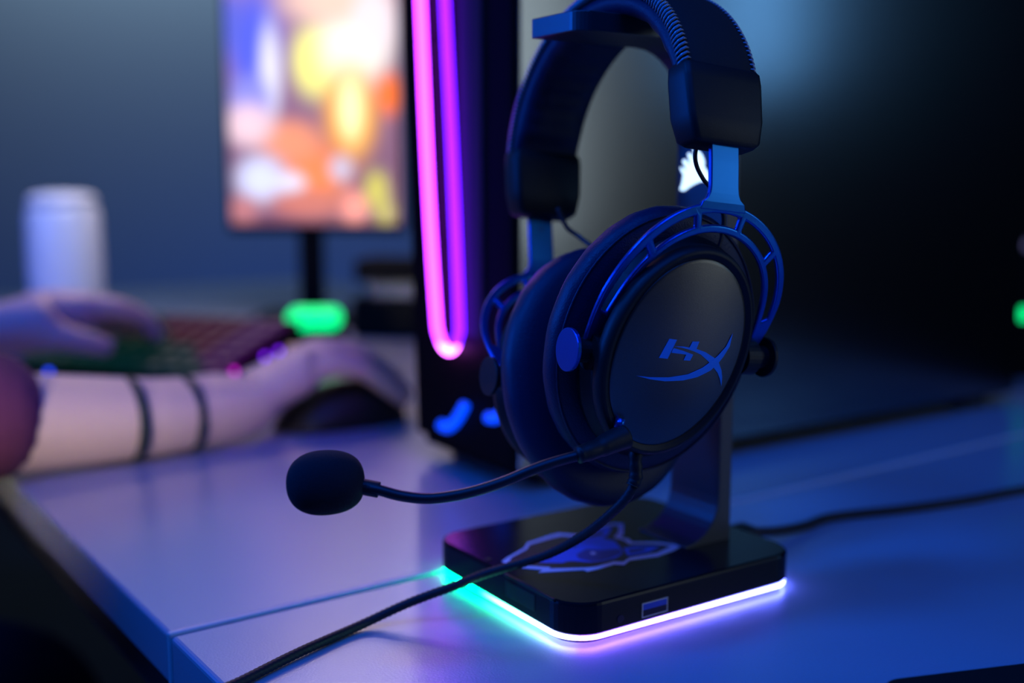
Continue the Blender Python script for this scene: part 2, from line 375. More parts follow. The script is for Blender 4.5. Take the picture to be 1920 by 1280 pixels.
# keep samples evenly spaced near the ends of the superellipse
def band_section(prof):
    rings = []
    for t in TS: rings.append([bandpt(t, o, x) for x, o in prof])
    return rings
shell = [(-0.0185, -0.001), (-0.0190, 0.0008), (-0.0185, 0.0026), (-0.016, 0.0040), (-0.008, 0.0050), (0, 0.0053), (0.008, 0.0050), (0.016, 0.0040), (0.0185, 0.0026), (0.0190, 0.0008), (0.0185, -0.001), (0.010, -0.0022), (-0.010, -0.0022)]
MB().loft(band_section(shell)).obj('headband', M['fabric'], hs, True)
rings = []
for i, t in enumerate(TS):
    w = 0.5 + 0.5 * math.cos(t * 34 + 1.5 * math.sin(t * 5)); k = 0.0007 * w
    e = max(0.0, min(1, (t - 0.12) / 0.25, (PI - 0.12 - t) / 0.25)); th = 0.0038 + 0.0052 * e
    prof = [(-0.0170, -0.0010), (-0.0186, -0.0022), (-0.0186, -0.0022 - th * 0.45), (-0.0150, -0.0016 - th * 0.92 + k), (-0.007, -0.0012 - th - 0.0004 + k), (0.0, -0.0012 - th - 0.0006 + k), (0.007, -0.0012 - th - 0.0004 + k), (0.0150, -0.0016 - th * 0.92 + k), (0.0186, -0.0022 - th * 0.45), (0.0186, -0.0022), (0.0170, -0.0010)]
    rings.append([bandpt(t, o, x) for x, o in prof])
MB().loft(rings).obj('headband_pad', M['leather'], hs, True)
# braided stitches along both edges of the band
# arc-length samples
arc = [0.0]; fine = [PI * i / 1200 for i in range(1201)]
P_ = [bandpt(t, 0.003, 0) for t in fine]
for a, b in zip(P_[:-1], P_[1:]): arc.append(arc[-1] + (b - a).length)
L = arc[-1]; NST = 92
for sx in (-1, 1):
    mb = MB()
    for k in range(NST):
        q = 0.010 + (L - 0.020) * k / (NST - 1)
        i = next(j for j, v in enumerate(arc) if v >= q); t = fine[i]; t2 = fine[min(i + 9, 1200)]
        p = [bandpt(t, -0.0010, sx * 0.0192), bandpt(t, 0.0012, sx * 0.0197), bandpt((t + t2) / 2, 0.0030, sx * 0.0190), bandpt(t2, 0.0043, sx * 0.0172), bandpt(t2, 0.0042, sx * 0.0158)]
        mb.tube(p, [0.0003, 0.00055, 0.00065, 0.0006, 0.0003], 6)
    s_ = mb.obj('stitching', M['thread'], hs, True); s_['label'] = 'row of glossy braided stitches on the band edge'
def cable_path(world_pts, n=8): return spline([HI @ Vector(p) for p in world_pts], n)

def cup_side(sy, zoff, tilt, near):
    # slider housing
    mb = MB(); R_ = []
    for z, hx, y0, y1 in ((-0.0015, 0.0150, 0.0680, 0.0795), (0.0005, 0.0172, 0.0658, 0.0806), (0.010, 0.0192, 0.0646, 0.0806), (0.026, 0.0200, 0.0646, 0.0798), (0.031, 0.0200, 0.0654, 0.0790), (0.0325, 0.0190, 0.0664, 0.0780)):
        R_.append([Vector((x, sy * y, z)) for x, y in rrect(-hx, hx, y0, y1, 0.0028, 4)])
    h = mb.loft(R_).obj('slider_housing', M['plastic'], hs, True)
    h.data.materials[0] = M['plastic']
    bevel(h, 0.0008, 2, 50)
    if not near:
        for x in (-0.012, 0.012):
            MB().tube([(x, sy * 0.0652, 0.012), (x, sy * 0.0668, 0.012)], 0.0016, 12).obj('screw', M['gapdark'], h)
    # stem + yoke
    yb = 0.0746; wp = 0.0345; zp = -0.0835 + zoff; zb = -0.0248 + zoff
    vd = Vector((0, -sy * (yb - wp) * -1, zb - zp)); vd = Vector((0, sy * (yb - wp), zb - zp)); vl = vd.length; vd.normalize()
    nd = Vector((0, sy * vd.z, -abs(vd.y)))   # outward face normal
    mb = MB()
    ysl = [(0.004, 0.0768, 0.0072), (-0.008, 0.0764, 0.0072), (zb + 0.0065, 0.0757, 0.0072), (zb + 0.0035, 0.0754, 0.0076), (zb + 0.0015, 0.0751, 0.0086), (zb - 0.0002, 0.0748, 0.0108), (zb - 0.0035, 0.0738, 0.0120)]
    R_ = [[Vector((sx_ * w_, sy * (y + d), z)) for sx_, d in ((-1, -0.0012), (1, -0.0012), (1, 0.0012), (-1, 0.0012))] for z, y, w_ in ysl]
    stem = mb.loft(R_).obj('slider_stem', M['yoke'], hs); bevel(stem, 0.0005, 2, 40)
    if not near:
        for k in range(3):
            MB().box(-0.0012, 0.0012, sy * 0.0752, sy * 0.0757, -0.008 - k * 0.0025, -0.0068 - k * 0.0025).obj('size_mark', M['stdk'], stem)
    def yp(x, v):
        vv = v / vl; g = 0.6 * math.sin(PI / 2 * max(0, min(1, vv))) + 0.4 * vv
        return Vector((x, sy * (wp + (yb - wp) * g), zp + (zb - zp) * vv))
    ro, co, ri, ci = 0.0525, 0.0188, 0.0418, 0.0155
    a0o, a0i = -22, -24
    def pt(th, k):
        o = Vector((0.0480 * math.cos(th), 0.0130 + (vl - 0.0130) * math.sin(th))); i_ = Vector((0.0385 * math.cos(th), 0.0100 + (vl - 0.0240) * math.sin(th)))
        return i_ + (o - i_) * k
    ths = []; spokes = [(42, 46.5), (73, 77.5), (102.5, 107), (133.5, 138)]; ends = [(-20, 8), (172, 200)]
    marks = sorted([a for s in spokes + ends for a in s])
    for a, b in zip(marks[:-1], marks[1:]):
        m_ = max(1, int(round((b - a) / 3)))
        ths += [a + (b - a) * i / m_ for i in range(m_)]
    ths.append(marks[-1])
    ks = [0.0, 0.27, 0.66, 1.0]
    V = []; Fc = []
    for th in ths:
        e = 1.0
        if th < 15: e = 1 - 0.55 * (15 - th) / 35
        if th > 165: e = 1 - 0.55 * (th - 165) / 35
        for k in ks:
            kk = 0.5 + (k - 0.5) * e
            p = pt(math.radians(th), kk); V.append(yp(p.x, p.y))
    for i in range(len(ths) - 1):
        mid = (ths[i] + ths[i + 1]) / 2
        solid = any(a <= mid <= b for a, b in spokes + ends)
        for j in range(3):
            if j == 1 and not solid: continue
            Fc.append((i * 4 + j, i * 4 + j + 1, (i + 1) * 4 + j + 1, (i + 1) * 4 + j))
    yk = pyobj('yoke', V, Fc, M['yoke'], hs)
    sm = yk.modifiers.new('solid', 'SOLIDIFY'); sm.thickness = 0.0024; sm.offset = 0
    bevel(yk, 0.0009, 3, 40)
    # ear cup frame
    RT = Matrix.Rotation(tilt, 3, 'X'); pc = Vector((0, sy * (0.0365 if near else 0.0355), zp))
    def cp(x, o, z):      # o = outwards distance
        return pc + RT @ Vector((x, sy * o, z))
    rot0 = -0.2227
    def er(o, cx, cz, rx, rz, rot, n=72, q=2.0):
        out = []
        for j in range(n):
            a = 2 * PI * j / n; c, s = math.cos(a), math.sin(a)
            x = math.copysign(abs(c) ** (2 / q), c) * rx; z = math.copysign(abs(s) ** (2 / q), s) * rz
            out.append(cp(cx + x * math.cos(rot) - z * math.sin(rot), o, cz + x * math.sin(rot) + z * math.cos(rot)))
        return out
    PX, PO, PZ = (-0.0082, 0.0170, 0.0047) if near else (-0.006, 0.0165, 0.002)
    body = [er(-0.008, 0, 0, 0.030, 0.038, -0.1), er(-0.0078, 0, 0, 0.0415, 0.0505, -0.1), er(-0.0035, -0.001, 0.001, 0.0420, 0.0510, -0.1), er(0.0, -0.002, 0.002, 0.0375, 0.0480, -0.12),
            er(0.005, -0.004, 0.003, 0.0368, 0.0472, -0.18), er(PO - 0.006, PX, PZ, 0.0370, 0.0468, rot0), er(PO - 0.003, PX, PZ, 0.0368, 0.0466, rot0), er(PO - 0.0005, PX, PZ, 0.0358, 0.0456, rot0),
            er(PO + 0.0002, PX, PZ, 0.0340, 0.0438, rot0), er(PO - 0.0008, PX, PZ, 0.0327, 0.0425, rot0), er(PO - 0.0015, PX, PZ, 0.0315, 0.041, rot0)]
    cup = MB().loft(body).obj('ear_cup', M['plastic'], hs, True); bevel(cup, 0.0003, 1, 50)
    DOME = 0.0042
    def dome(x, z, h=0.0):   # x,z in plate plane relative to its centre, unrotated
        xr = x * math.cos(-rot0) - z * math.sin(-rot0); zr = x * math.sin(-rot0) + z * math.cos(-rot0)
        r2 = min(1.0, (xr / 0.0322) ** 2 + (zr / 0.0419) ** 2)
        return cp(PX + x, PO - 0.0010 + DOME * (1 - r2) + h, PZ + z)
    rr = []
    for f in (1.0, 0.985, 0.95, 0.9, 0.8, 0.65, 0.5, 0.35, 0.2, 0.08):
        ringp = []
        for j in range(72):
            a = 2 * PI * j / 72; x = 0.0322 * f * math.cos(a); z = 0.0419 * f * math.sin(a)
            X = x * math.cos(rot0) - z * math.sin(rot0); Z = x * math.sin(rot0) + z * math.cos(rot0)
            ringp.append(dome(X, Z, -0.0006 if f == 1.0 else 0.0))
        rr.append(ringp)
    plate = MB().loft(rr).obj('cup_plate', M['platem'], cup, True)
    if near:
        LG = {'stroke': [(-9.4, 7.4), (-5.7, 7.2), (-8.4, -1.1), (-12.5, -0.9)],
              'bar': [(-6.3, 3.6), (-1.6, 2.7), (4.0, 1.2), (3.1, -1.5), (-0.3, -1.4), (0.4, 1.1), (-7.1, 1.6), (-6.8, 3.1)],
              'arc': [(-6.1, 4.4), (-1.9, 4.5), (1.3, 4.2), (2.3, 6.8), (5.8, 6.9), (5.1, 3.7), (10.3, 2.4), (16.3, -0.2), (19.5, -2.3), (22.4, -5.9), (24.1, -9.3), (25.2, -13.5), (22.9, -9.9), (20.5, -7.1), (17.2, -4.6), (13.0, -1.6), (8.0, 1.3), (4.4, 2.5), (0.9, 3.4), (-2.5, 4.0)],
              'swoosh': [(-20.9, -9.3), (-15.0, -9.5), (-5.6, -9.1), (3.7, -7.5), (10.8, -4.5), (13.6, -2.5), (18.0, 0.7), (21.7, 4.8), (24.1, 10.5), (24.0, 4.9), (21.5, 0.3), (19.5, -2.3), (15.8, -5.8), (9.3, -8.7), (1.8, -10.3), (-7.1, -10.9), (-14.2, -10.4)]}
        for i, (k, pts) in enumerate(LG.items()):
            poly_obj('logo_mark', [(x / 1000, z / 1000) for x, z in pts], 0.00012, M['logob'], cup,
                     lambda x, y, z, i=i: dome(x, y, 0.00010 + z + 0.00003 * i), sub=3)['label'] = 'blue painted ' + k + ' of the logo'
    # hinge pins on the yoke ends
    for sx in (-1, 1):
        pin = MB().tube([cp(sx * 0.0530, 0, 0), cp(sx * 0.0512, 0, 0)], 0.0092, 28).obj('hinge_cap', M['yoke'] if (sx < 0 and near) else M['plastic'], hs); bevel(pin, 0.0003, 2, 40)
        MB().tube([cp(sx * 0.0512, 0, 0), cp(sx * 0.0380, 0, 0)], 0.0052, 20).obj('hinge_shaft', M['plastic'], pin, False)
        MB().tube([cp(sx * 0.0435, 0.001, 0), cp(sx * 0.0365, 0.001, 0)], 0.0080, 28).obj('hinge_collar', M['plastic'], cup)
    # ear cushion: closed ring of leatherette with a hole, bulging outwards
    prof = []   # (inward depth, outer fraction)
    D0, D1 = 0.0082, 0.0235 if near else 0.0255
    def section(a):
        ox, oz = 0.0532, 0.0620; ix, iz = 0.027, 0.036
        c, s = math.cos(a), math.sin(a); out = []
        O = Vector((ox * c, oz * s)); I = Vector((ix * c, iz * s)); mid = (O + I) / 2; half = (O - I) / 2
        dm = (D0 + D1) / 2; dh = (D1 - D0) / 2
        for j in range(24):
            u = 2 * PI * j / 24; e = 0.72
            k = math.copysign(abs(math.cos(u)) ** e, math.cos(u)); q = math.copysign(abs(math.sin(u)) ** e, math.sin(u))
            wr = 1 + 0.012 * math.sin(a * 23 + 2 * math.sin(3 * a)) * max(0, k)
            p = mid + half * (k * wr); out.append(cp(p.x, -(dm + dh * q), p.y))
        return out
    sec = [section(2 * PI * j / 96) for j in range(96)]
    v = [p for s in sec for p in s]; f = []
    for i in range(96):
        for j in range(24):
            f.append((i * 24 + j, i * 24 + (j + 1) % 24, ((i + 1) % 96) * 24 + (j + 1) % 24, ((i + 1) % 96) * 24 + j))
    cu = pyobj('ear_cushion', v, f, M['leather'], cup, True)
    # raised seam and inner cloth
    seam = []
    for j in range(97):
        a = 2 * PI * j / 96; seam.append(cp(0.0507 * math.cos(a), -0.0098, 0.0595 * math.sin(a)))
    MB().tube(seam, 0.0006, 6).obj('seam', M['leather'], cu, True)
    MB().loft([er(-0.0084, 0, 0, 0.032, 0.041, 0), er(-0.0092, 0, 0, 0.032, 0.041, 0)]).obj('speaker_cloth', M['cloth'], cup)
    for k in range(3):
        mb = MB(); x = -0.015 + 0.015 * k
        mb.tube([cp(x, -0.0100, -0.034), cp(x, -0.0100, 0.034)], 0.0012, 8).obj('speaker_rib', M['plastic'], cup)
    return cup, cp
cupN, cpN = cup_side(-1, 0.0, 0.3976, True)
cupF, cpF = cup_side(1, -0.006, -0.02, False)

# thin wires between housings and cups
MB().tube(cable_path([(0.0795, 0.4774, 0.2230), (0.0777, 0.4766, 0.2145), (0.0785, 0.4778, 0.209), (0.0818, 0.4801, 0.2034), (0.0865, 0.4844, 0.1982), (0.0930, 0.4901, 0.1860), (0.0900, 0.4890, 0.170)]), 0.00095, 10).obj('cup_wire', M['boom'], hs, True)
MB().tube(cable_path([(0.0232, 0.5650, 0.1893), (0.0275, 0.5626, 0.18), (0.0335, 0.56, 0.1753), (0.0423, 0.5509, 0.1686), (0.0500, 0.5400, 0.162)]), 0.0012, 10).obj('cup_wire', M['boom'], hs, True)

# boom microphone
bp = [(0.0417, 0.4469, 0.096), (0.0344, 0.443, 0.0938), (0.0271, 0.4402, 0.092), (0.0173, 0.4382, 0.0897), (0.0086, 0.4362, 0.0871), (-0.0021, 0.435, 0.0828), (-0.0128, 0.4338, 0.0794), (-0.0236, 0.4329, 0.0771), (-0.0343, 0.4321, 0.0762), (-0.0448, 0.4316, 0.0775), (-0.0544, 0.4313, 0.0802), (-0.0631, 0.4328, 0.0813)]
path = resample(cable_path(bp[1:], 10), 0.00045)
boom = MB().tube(path, 0.00225, 12, ribs=lambda i: 1.0 + (0.045 if i % 2 else -0.045)).obj('microphone_boom', M['boom'], hs, True)
jk = [HI @ Vector(p) for p in ((0.0268, 0.4374, 0.0927), (0.0345, 0.4418, 0.0943), (0.0400, 0.4456, 0.0958), (0.0465, 0.4500, 0.0975))]
MB().tube(spline(jk, 6), [0.0036] * 3 + [0.0039] * 5 + [0.0043 + 0.00012 * i for i in range(11)], 20).obj('boom_socket', M['plastic'], hs, True)
MB().tube([HI @ Vector((0.0440, 0.4500, 0.1010)), HI @ Vector((0.0452, 0.4510, 0.1048))], 0.0022, 14).obj('socket_button', M['yoke'], hs, True)
fe = [HI @ Vector(p) for p in ((-0.0533, 0.4326, 0.0796), (-0.0647, 0.4328, 0.0818))]
f_ = MB().tube(fe, 0.0033, 20).obj('boom_sleeve', M['plastic'], boom); bevel(f_, 0.0003, 2)
c0 = HI @ Vector((-0.0595, 0.433, 0.0824)); c1 = HI @ Vector((-0.0905, 0.4333, 0.0833))
ax = (c1 - c0); Lf = ax.length; ax.normalize(); tilt_down = (R3.transposed() @ Vector((0, 0, -1)))
ax = (ax + tilt_down * 0.10).normalized()
prof = [(-0.01, 0.05), (0.0, 0.30), (0.03, 0.52), (0.09, 0.72), (0.20, 0.88), (0.34, 0.97), (0.50, 1.0), (0.65, 0.98), (0.78, 0.89), (0.88, 0.74), (0.95, 0.54), (0.985, 0.32), (1.0, 0.05)]
c0 = c0 - tilt_down * 0.0012
pts = []; rad = []
for t, r in prof: pts.append(c0 + ax * (Lf * t)); rad.append(0.0132 * r)
fo = MB().tube(pts, rad, 40).obj('foam_windscreen', M['foam'], boom, True)
sb = fo.modifiers.new('sub', 'SUBSURF'); sb.levels = 1; sb.render_levels = 2

# headset cable
cbw = [(0.0525, 0.4633, 0.0860), (0.0529, 0.4615, 0.0774), (0.0501, 0.4605, 0.0702), (0.0437, 0.4633, 0.0616)]
def pd(px, py, d):    # only arithmetic for the hanging cable's points, measured from the lens
    u = (px - 960) / FPX; v = (640 - py) / FPX; c, s = math.cos(PITCH), math.sin(PITCH)
    return (d * u, d * (c + v * s), 0.2 + d * (-s + v * c))
cbw += [pd(1100, 999, .490), pd(1040, 1033, .505), pd(985, 1053, .514), pd(940, 1066, .517), pd(905, 1077, .518), pd(855, 1097, .513), pd(800, 1117, .512), pd(750, 1137, .511), pd(675, 1172, .504), pd(562, 1222, .4755), pd(450, 1278, .4475), (-0.126, 0.402, 0.0018), (-0.140, 0.384, -0.012), (-0.147, 0.374, -0.06), (-0.150, 0.372, -0.20)]
cp_ = cable_path(cbw, 10)
def braid_tube(path, r, seg=16, depth=0.05, pitch=3):
    path = resample(path, r * 0.30); mb = MB(); pts = path; rings = []; up = None
    for i, p in enumerate(pts):
        t = (pts[min(i + 1, len(pts) - 1)] - pts[max(i - 1, 0)]).normalized()
        if up is None: up = Vector((0, 0, 1)) if abs(t.z) < 0.9 else Vector((1, 0, 0))
        n = (up - t * up.dot(t)).normalized(); up = n; b = t.cross(n); ring_ = []
        for j in range(seg):
            a = 2 * PI * j / seg; h = 1 + depth * (1 if ((i // 2 + j // 2) % 2) else -1)
            ring_.append(p + (n * math.cos(a) + b * math.sin(a)) * r * h)
        rings.append(ring_)
    return mb.loft(rings)
braid_tube(cp_, 0.0021).obj('headset_cable', M['cable'], hs, True)
MB().tube(cable_path([(0.0560, 0.4660, 0.0950), (0.0530, 0.4636, 0.0860), (0.0529, 0.4615, 0.0774), (0.0515, 0.4608, 0.0735)], 6), 0.0030, 14, ribs=lambda i: 1.0 + (0.08 if i % 3 == 0 else -0.05)).obj('strain_relief', M['plastic'], hs, True)

# ================================================================ USB CABLE OF THE STAND
uc = MB().tube(spline([W(0.170, 0.060, 0.0075), W(0.190, 0.0575, 0.0055), W(0.215, 0.060, 0.0035), W(0.2441, 0.0640, 0.0030), W(0.2959, 0.0506, 0.0030), W(0.345, 0.041, 0.0030), W(0.3964, 0.0352, 0.0030), W(0.47, 0.020, 0.0030), W(0.58, -0.02, 0.0030), W(0.70, -0.03, 0.0030)], 8), 0.0028, 12).obj('usb_cable', M['cable'], None, True)
tag(uc, 'thick black usb cable running from the back of the stand across the desk', 'cable')
cn = MB(); cn.add([W(a, b, z) for a in (0.1440, 0.172) for b in (0.0525, 0.0685) for z in (0.0035, 0.0115)], [(0, 1, 3, 2), (4, 6, 7, 5), (0, 4, 5, 1), (2, 3, 7, 6), (0, 2, 6, 4), (1, 5, 7, 3)])
bevel(cn.obj('plug', M['plastic'], uc), 0.001)

# ================================================================ PC TOWER
C0 = Vector((0.001, 0.700, 0)); TO = C0 + Vector((0, 0, 0.0004))
tw = empty('computer_tower', TO, ANG)
tag(tw, 'black computer tower with a narrow pink neon loop on its front', 'computer tower')
WT = 0.145; HT = 0.50; LT = 0.555
mb = MB(); rr = []
for z, w in ((0.012, 0.130), (HT - 0.003, 0.148), (HT, 0.146)):
    rr.append([Vector((x, y, z)) for x, y in rrect(0.006, LT, 0.0015, w, 0.006, 5)])
mb.loft(rr).obj('chassis', M['casef'], tw)
s_ = MB().box(0.004, LT + 0.001, -0.001, 0.0012, 0.014, HT - 0.004).obj('side_panel', M['case'], tw); bevel(s_, 0.0008)
mb = MB(); mb.add([(x, y, z) for z, w in ((0.020, 0.129), (HT - 0.004, 0.147)) for x, y in ((0.0, 0.002), (0.006, 0.002), (0.006, w), (0.0, w))], [(0, 1, 2, 3), (4, 5, 6, 7), (0, 1, 5, 4), (1, 2, 6, 5), (2, 3, 7, 6), (3, 0, 4, 7)])
bevel(mb.obj('front_panel', M['casef'], tw), 0.001)
MB().box(-0.0012, 0.0, 0.036, 0.064, 0.10, HT - 0.01).obj('grey_inlay', M['caseg'], tw)['label'] = 'dark grey vertical strip beside the neon'
for x in (0.03, 0.50):
    for y in (0.012, 0.112): MB().box(x, x + 0.03, y, y + 0.018, 0.0, 0.0119).obj('foot', M['gapdark'], tw)
# neon loop
npth = [(0.1160, 0.497), (0.1110, 0.41), (0.1060, 0.328), (0.0975, 0.200), (0.0885, 0.112), (0.0850, 0.098), (0.0785, 0.0900), (0.0710, 0.0880), (0.0640, 0.0910), (0.0590, 0.0995), (0.0575, 0.112), (0.0645, 0.218), (0.0730, 0.324), (0.0785, 0.41), (0.0840, 0.497)]
nn = MB().tube(resample(spline([(-0.006, y, z) for y, z in npth], 10), 0.003), 0.0032, 14).obj('neon_tube', M['neon'], tw, True)
def ncol(p):
    if p.z < 0.0915: return (2.0, 0.30, 2.6)
    k = 1 if p.y > 0.0740 + (p.z - 0.1) * 0.075 else 0
    return (1.0, 0.062, 2.6) if k else (0.15, 0.006, 1.4)
set_col(nn, ncol); nn['label'] = 'pink and violet neon loop'
for z in (0.16, 0.30, 0.44):
    MB().box(-0.003, 0.0, 0.076, 0.104, z, z + 0.002).obj('neon_clip', M['casef'], nn)
# blue lit ring low on the front
for arc_ in ([(0.086, 0.033), (0.076, 0.033), (0.064, 0.041), (0.054, 0.052)], [(0.024, 0.049), (0.016, 0.050), (0.008, 0.055), (0.003, 0.062)]):
    pts = spline([(-0.004, y, z) for y, z in arc_], 5)
    MB().tube(pts, 0.0038, 12).obj('ring_light', M['ringb'], tw, True)['label'] = 'blue glowing arc'

# ================================================================ DEVICE AT THE NEAR EDGE OF THE PICTURE
dv = empty('gamepad', (0.19, 0.395, 0.0), math.radians(14))
b_ = MB().loft([[Vector((x, y, z)) for x, y in rrect(-0.048 + i, 0.10 - i, -0.05 + i, 0.0225 - i, 0.010, 6)] for z, i in ((0, 0.001), (0.002, 0), (0.010, 0), (0.012, 0.0015))]).obj('shell', M['plastic'], dv)
MB().box(-0.043, -0.037, 0.008, 0.014, 0.0118, 0.0126).obj('shell_glint', M['bluedot'], dv)  # glowing chip stands in for a blue highlight on the shell
tag(dv, 'flat black device lying at the near right edge of the desk', 'electronic device')
dv.name = 'flat_device'

# ================================================================ MONITOR
mo = empty('monitor', (-0.285, 1.62, 0.0), math.radians(-3))
tag(mo, 'bright monitor showing a colourful game picture behind the keyboard', 'monitor')
MW, MZ0, MZ1 = 0.124, 0.146, 0.60
bevel(MB().box(-MW - 0.006, MW + 0.006, 0.0, 0.022, MZ0 - 0.012, MZ1 + 0.006).obj('housing', M['casef'], mo), 0.003)
nx, nz = 64, 110
v = [(-MW + 2 * MW * i / nx, -0.0006, MZ0 + (MZ1 - MZ0) * j / nz) for j in range(nz + 1) for i in range(nx + 1)]
f = [(j * (nx + 1) + i, j * (nx + 1) + i + 1, (j + 1) * (nx + 1) + i + 1, (j + 1) * (nx + 1) + i) for j in range(nz) for i in range(nx)]
sc = pyobj('screen', v, f, M['screen'], mo)
BL = [(500, 100, 50, 110, (84, 96, 225)), (528, 150, 19, 88, (232, 228, 240)), (490, 200, 40, 45, (140, 140, 225)), (450, 60, 25, 60, (90, 100, 210)),
      (615, 130, 45, 65, (255, 250, 130)), (685, 100, 65, 80, (255, 250, 235)), (650, 20, 95, 45, (246, 205, 185)), (720, 60, 40, 60, (240, 225, 230)),
      (675, 225, 48, 85, (255, 175, 40)), (675, 215, 24, 60, (255, 255, 190)), (745, 190, 20, 40, (255, 120, 25)), (605, 335, 62, 60, (245, 135, 75)), (560, 275, 60, 40, (238, 150, 110)),
      (485, 245, 45, 40, (240, 205, 215)), (505, 345, 46, 44, (215, 220, 255)), (560, 352, 28, 20, (225, 225, 250)), (655, 325, 22, 24, (200, 190, 215)),
      (678, 395, 27, 30, (255, 160, 145)), (720, 365, 22, 36, (205, 195, 85)), (736, 405, 16, 26, (190, 180, 90)), (590, 390, 70, 25, (205, 120, 105)), (470, 400, 30, 25, (190, 120, 120))]
def scol(p):
    px = 447 + 317 * (p.x + MW) / (2 * MW); py = 428 - (p.z - MZ0) * (2080 / 1.615)
    g = max(0, min(1, py / 430)); bc = [a + (b - a) * g for a, b in zip((165, 130, 160), (112, 72, 96))]
    base = lin(bc); out = list(base)
    for bx, by, rx, ry, c in BL:
        k = math.exp(-((((px - bx) / rx) ** 2 + ((py - by) / ry) ** 2) ** 2) * 0.9); c = lin(c)
        out = [o + (q - o) * k for o, q in zip(out, c)]
    return out
set_col(sc, scol); sc['label'] = 'lit screen with blurred yellow, orange and blue shapes'
bevel(MB().box(-0.030, 0.006, 0.012, 0.03, 0.010, MZ0 + 0.05).obj('stand_pole', M['casef'], mo), 0.002)
bevel(MB().box(-0.10, 0.10, -0.05, 0.11, 0.0, 0.010).obj('stand_foot', M['casef'], mo), 0.002)
mo.location = (-0.285, 1.62, 0.0)

# dark speaker behind / right of the monitor's pole
sp = empty('desk_speaker', (-0.160, 1.455, 0.0), math.radians(-10))
tag(sp, 'dark speaker standing under the monitor beside its pole', 'speaker')
bevel(MB().box(-0.055, 0.075, 0.0, 0.09, 0.0, 0.055).obj('cabinet', M['casef'], sp), 0.004)
bevel(MB().box(-0.050, 0.070, 0.0, 0.08, 0.075, 0.105).obj('top_cabinet', M['casef'], sp), 0.004)
MB().box(-0.03, 0.05, 0.01, 0.06, 0.055, 0.075).obj('neck', M['steel'], sp)
MB().box(0.050, 0.072, -0.0012, 0.0, 0.012, 0.050).obj('painted_glint', mat('dim_green_glint', (0, 0.1, 0.08), 0.4, emit=(0.0, 0.09, 0.085), estr=1.0), sp)['label'] = 'dim green glow in place of a reflection'  # glowing patch imitates a greenish reflection, not a lamp

# green light pod
gp = empty('light_pod', (-0.232, 1.285, 0.0), math.radians(4))
tag(gp, 'small green glowing light pod behind the keyboard', 'lamp')
bevel(MB().box(-0.036, 0.036, 0.0, 0.03, 0.0, 0.033).obj('pod_base', M['casef'], gp), 0.003)
MB().loft([[Vector((x, y, z)) for x, z in rrect(-0.031, 0.031, 0.0345, 0.0585, 0.0105, 6)] for y in (0.002, 0.028)]).obj('diffuser', M['green'], gp, False)

# ================================================================ KEYBOARD
kb = empty('keyboard', (-0.275, 1.020, 0.0004))
ux = Vector((-0.93, 0.36, 0)).normalized(); uy = Vector((0.417, 0.909, 0)).normalized()
kb.rotation_euler = (math.radians(0), 0, math.atan2(-ux.y, -ux.x))   # local -x runs along the board's front edge
tag(kb, 'black gaming keyboard with rainbow lit keys under the left hand', 'keyboard')
KL, KD = 0.37, 0.145
def kz(y): return 0.020 + (y / KD) * 0.040
v = []
for x in (-KL, 0.0):
    v += [(x, 0, 0.004), (x, KD, 0.030), (x, KD, kz(KD)), (x, 0, kz(0))]
pyobj('case', v, [(0, 1, 2, 3), (4, 7, 6, 5), (0, 4, 5, 1), (1, 5, 6, 2), (2, 6, 7, 3), (3, 7, 4, 0)], M['casef'], kb)
for x in (-KL + 0.02, -0.04): MB().box(x, x + 0.02, 0.10, 0.13, 0.0, 0.026).obj('foot', M['casef'], kb)
for x in (-KL + 0.02, -0.04): MB().box(x, x + 0.02, 0.005, 0.02, 0.0, 0.0065).obj('foot', M['casef'], kb)
KC = {}
def keymat(c, s):
    k = (c, s)
    if k not in KC: KC[k] = mat('key_glow', (0.01, 0.01, 0.012), 0.5, emit=c, estr=s)
    return KC[k]
nkx, nky = 16, 6
keymesh = {}
for j in range(nky):
    for i in range(nkx):
        u = i / (nkx - 1); w = j / (nky - 1)      # u 0 = right end
        if u > 0.70: c, s = (0.01, 0.05, 1.0), 0.10
        elif u > 0.52 and w > 0.5: c, s = (0.0, 0.10, 0.7), 0.10
        elif u + 0.45 * (1 - w) > 0.46: c, s = (0.0, 0.30, 0.22), 0.045
        elif u > 0.12: c, s = (0.42, 0.0, 0.12), 0.075
        else: c, s = (0.30, 0.0, 0.45), 0.10
        pit = 0.0222; x = -0.012 - i * pit; y = 0.010 + j * 0.0218
        k = (c, s)
        if k not in keymesh:
            mb = MB(); q = 0.0095; r = 0.0068
            mb.loft([[Vector((a, b, 0)) for a, b in rrect(-q, q, -q, q, 0.001, 2)], [Vector((a, b, 0.0085)) for a, b in rrect(-r, r, -r, r, 0.001, 2)]])
            o = mb.obj('key', keymat(c, s), kb); keymesh[k] = o
        else:
            o = keymesh[k].copy(); COL.objects.link(o); o.parent = kb
        o.location = (x, y + 0.003, kz(y) + 0.0002); o.rotation_euler = (math.atan2(0.040, KD), 0, 0)
for x, y, z, m_ in ((0.0, 0.006, 0.020, 'purple'), (0.0, 0.026, 0.025, 'magenta'), (0.0, 0.078, 0.032, 'purple'), (0.0, 0.103, 0.034, 'purple'), (-0.285, 0.075, 0.056, 'bluedot'), (-0.20, -0.0, 0.016, 'bluedot')):
    s = 0.0022
    MB().box(x - s, x + s, y - s, y + s, z - s, z + s).obj('edge_light', M[m_], kb)

